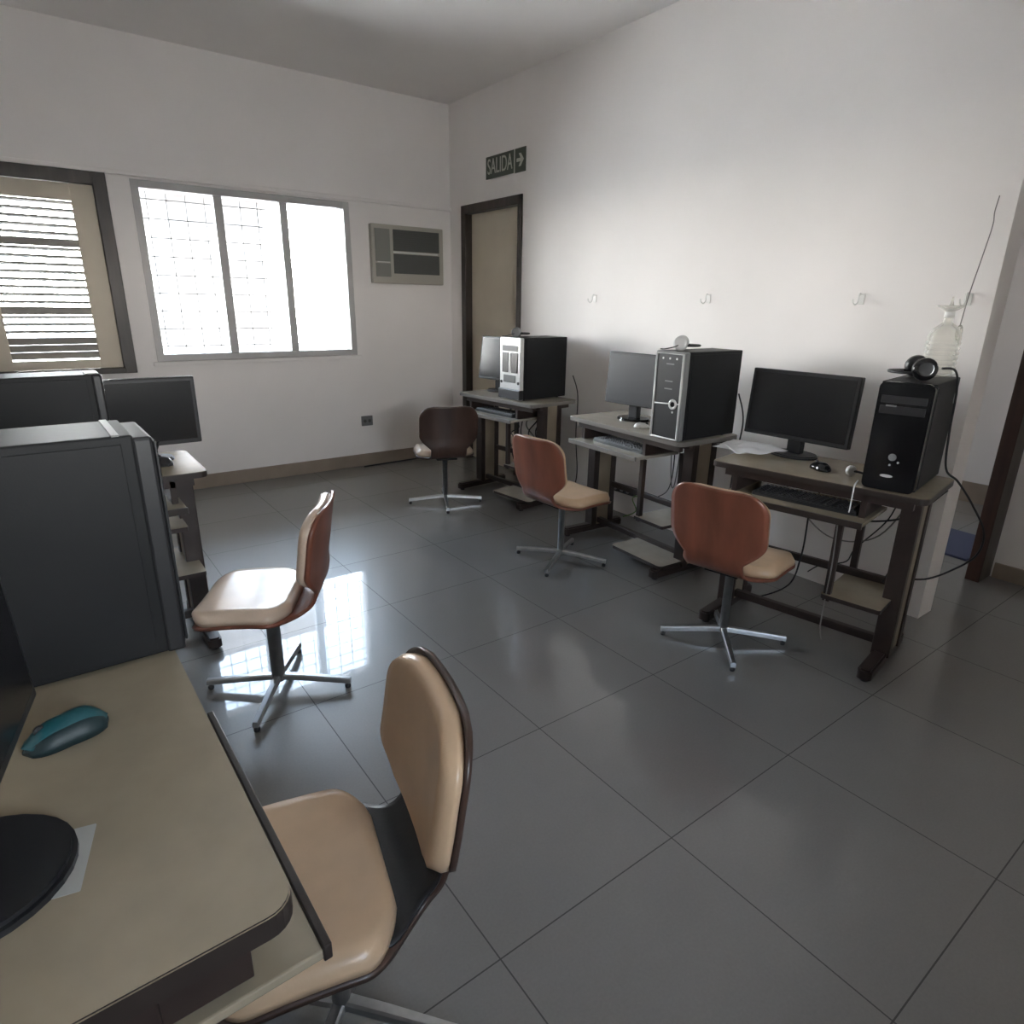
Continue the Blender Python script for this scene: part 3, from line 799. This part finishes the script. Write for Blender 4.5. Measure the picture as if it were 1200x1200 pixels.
cable('headphone_cable', [(2.79, 1.0, 1.232), (2.83, .968, 1.225), (2.86, .958, 1.15), (2.89, .960, .98), (2.92, .952, .83), (2.97, .915, .775), (3.02, .86, .68), (3.07, .81, .56), (3.11, .83, .44), (3.14, .92, .33), (3.16, 1.0, .26), (3.14, 1.06, .24)], .0045, M['cable'], 'dark headphone cable running down the glossy tower and looping out past the desk edge')
def c2(name, pts, r, m, label): return cable(name, [L2(*p) for p in pts], r, M[m], label)
c2('hanging_cable', [(.12, .40, .72), (.10, .40, .45), (.06, .42, .38), (.02, .44, .46), (.0, .45, .60)], .0035, 'cablegrey', 'grey cable looping below the middle desk')
c2('hanging_cable', [(.24, .42, .74), (.21, .43, .50), (.19, .45, .34), (.22, .47, .22), (.16, .47, .12)], .0035, 'cable', 'black cable hanging at the back of the middle desk')
c2('hanging_cable', [(.05, .42, .75), (-.02, .50, .45), (-.10, .55, .30), (-.22, .58, .22)], .0035, 'cable', 'black cable running from middle desk to the power strip')
c2('green_cable', [(-.40, .46, .05), (-.34, .52, .10), (-.42, .56, .17), (-.30, .60, .20)], .004, 'cablegreen', 'green cable curled on the floor behind the middle chair')
def c1(name, pts, r, m, label): return cable(name, [L1(*p) for p in pts], r, M[m], label)
rr = random.Random(8)
words = ['foremost', 'second', 'third', 'fourth', 'fifth', 'rearmost']
for k in range(6):
    x0 = -.22 + k*.075
    pts = [(x0, .34, .74)]
    for q in range(1, 6):
        pts.append((x0 + rr.uniform(-.07, .07), .36+rr.uniform(-.03, .06), .74 - q*.115 + rr.uniform(-.04, .04)))
    cable('tangled_cable', [L1(*p) for p in pts], .005, M['cable' if k % 3 else 'cablegrey'], 'thin cable in the tangle hanging below the far corner desk', 'cable', 'tangled cables below the far corner desk')
cable('tower_cable', [L1(.36, .47, .95), L1(.39, .50, .80), L1(.38, .51, .5), L1(.40, .52, .2), L1(.37, .50, .01)], .004, M['cable'], 'black cable dropping down the wall behind the silver-fronted tower')
cable('tower_cable', [L2(.44, .45, 1.0), L2(.46, .49, .85), L2(.43, .50, .6), L2(.42, .50, .30)], .004, M['cable'], 'black cable dropping from the back of the silver-rimmed tower')
cable('monitor_cable', [(.385, 3.05, .90), (.36, 3.0, .845), (.325, 2.95, .80), (.28, 2.955, .786)], .004, M['cable'], 'black cable curving down from the dark monitor to the shelved desk')
cable('floor_cable', [(2.28, 5.33, .006), (2.46, 5.345, .006), (2.70, 5.355, .006), (2.96, 5.362, .006), (3.1, 5.3, .006)], .006, M['cable'], 'black cable lying along the foot of the window wall')
cable('shelf_cable', [(.30, 2.82, .34), (.315, 2.80, .22), (.30, 2.82, .10), (.28, 2.86, .01)], .004, M['cable'], 'black cable hanging from the lower shelf of the shelved desk')

# ------------------------------------------------------------------ light
wd = bpy.data.worlds.new('daylight'); SC.world = wd; wd.use_nodes = True
nt = wd.node_tree; bg = nt.nodes['Background']
SKY = 12.0
tc = nt.nodes.new('ShaderNodeTexCoord'); sp = nt.nodes.new('ShaderNodeSeparateXYZ'); nt.links.new(tc.outputs['Generated'], sp.inputs[0])
rp = nt.nodes.new('ShaderNodeValToRGB'); nt.links.new(sp.outputs['Z'], rp.inputs['Fac'])
rp.color_ramp.elements[0].position = 0; rp.color_ramp.elements[0].color = (1.75, 1.66, 1.58, 1)
rp.color_ramp.elements[1].position = .7; rp.color_ramp.elements[1].color = (.26, .31, .38, 1)
e = rp.color_ramp.elements.new(.20); e.color = (.93, .98, 1.05, 1)
e = rp.color_ramp.elements.new(.45); e.color = (.36, .45, .58, 1)
nt.links.new(rp.outputs['Color'], bg.inputs['Color']); bg.inputs['Strength'].default_value = SKY

def portal(name, x0, x1, z0, z1, y):
    l = bpy.data.lights.new(name, 'AREA'); l.shape = 'RECTANGLE'; l.size = x1-x0; l.size_y = z1-z0
    l.cycles.is_portal = True
    o = bpy.data.objects.new(name, l); COL.objects.link(o)
    o.location = ((x0+x1)/2, y, (z0+z1)/2); o.rotation_euler = (-PI/2, 0, 0)   # facing -y
    return o
portal('daylight_bright_window', *W2, YW+.21)
portal('daylight_shuttered_window', *W1, YW+.21)
sun = bpy.data.lights.new('sun', 'SUN'); sun.energy = 26; sun.angle = R_(.6); so = bpy.data.objects.new('sun', sun); COL.objects.link(so)
so.rotation_euler = (R_(38), 0, R_(-12)); sun.color = (1, .96, .92)    # stands behind the building, over the yard
portal('daylight_fill_corridor', *W3, YW+.21)  # guides sky light through the added corridor window
portal('daylight_fill_behind', *WR, YB-.21).rotation_euler = (PI/2, 0, 0)  # same for the added fill window at the camera's back

# ------------------------------------------------------------------ camera
F, PITCH, YAW, ROLL = 738.9937, 18.19055, 36.76156, .86617
cam = bpy.data.cameras.new('camera'); co = bpy.data.objects.new('camera', cam); COL.objects.link(co); SC.camera = co
cam.sensor_fit = 'HORIZONTAL'; cam.sensor_width = 36; cam.lens = 36*F/1200; cam.clip_start = .02; cam.clip_end = 200
p_, y_, r_ = R_(PITCH), R_(YAW), R_(ROLL)
hd_ = Vector((math.sin(y_), math.cos(y_), 0)); rt = Vector((math.cos(y_), -math.sin(y_), 0)); up = Vector((0, 0, 1))
fw = hd_*math.cos(p_) - up*math.sin(p_); u1 = hd_*math.sin(p_) + up*math.cos(p_)
rt2 = rt*math.cos(r_) + u1*math.sin(r_); u2 = -rt*math.sin(r_) + u1*math.cos(r_)
mw = Matrix((rt2, u2, -fw)).transposed().to_4x4(); mw.translation = (0, 0, 1.44)
co.matrix_world = mw

# ------------------------------------------------------------------ colour management
vs = SC.view_settings; vs.view_transform = 'Standard'; vs.look = 'None'; vs.exposure = 1.9; vs.gamma = 1.0; vs.use_curve_mapping = False
SC.cycles.max_bounces = 12; SC.cycles.diffuse_bounces = 8; SC.cycles.glossy_bounces = 5; SC.cycles.transparent_max_bounces = 16
SC.cycles.use_denoising = True
SC.cycles.caustics_reflective = False; SC.cycles.sample_clamp_indirect = 8
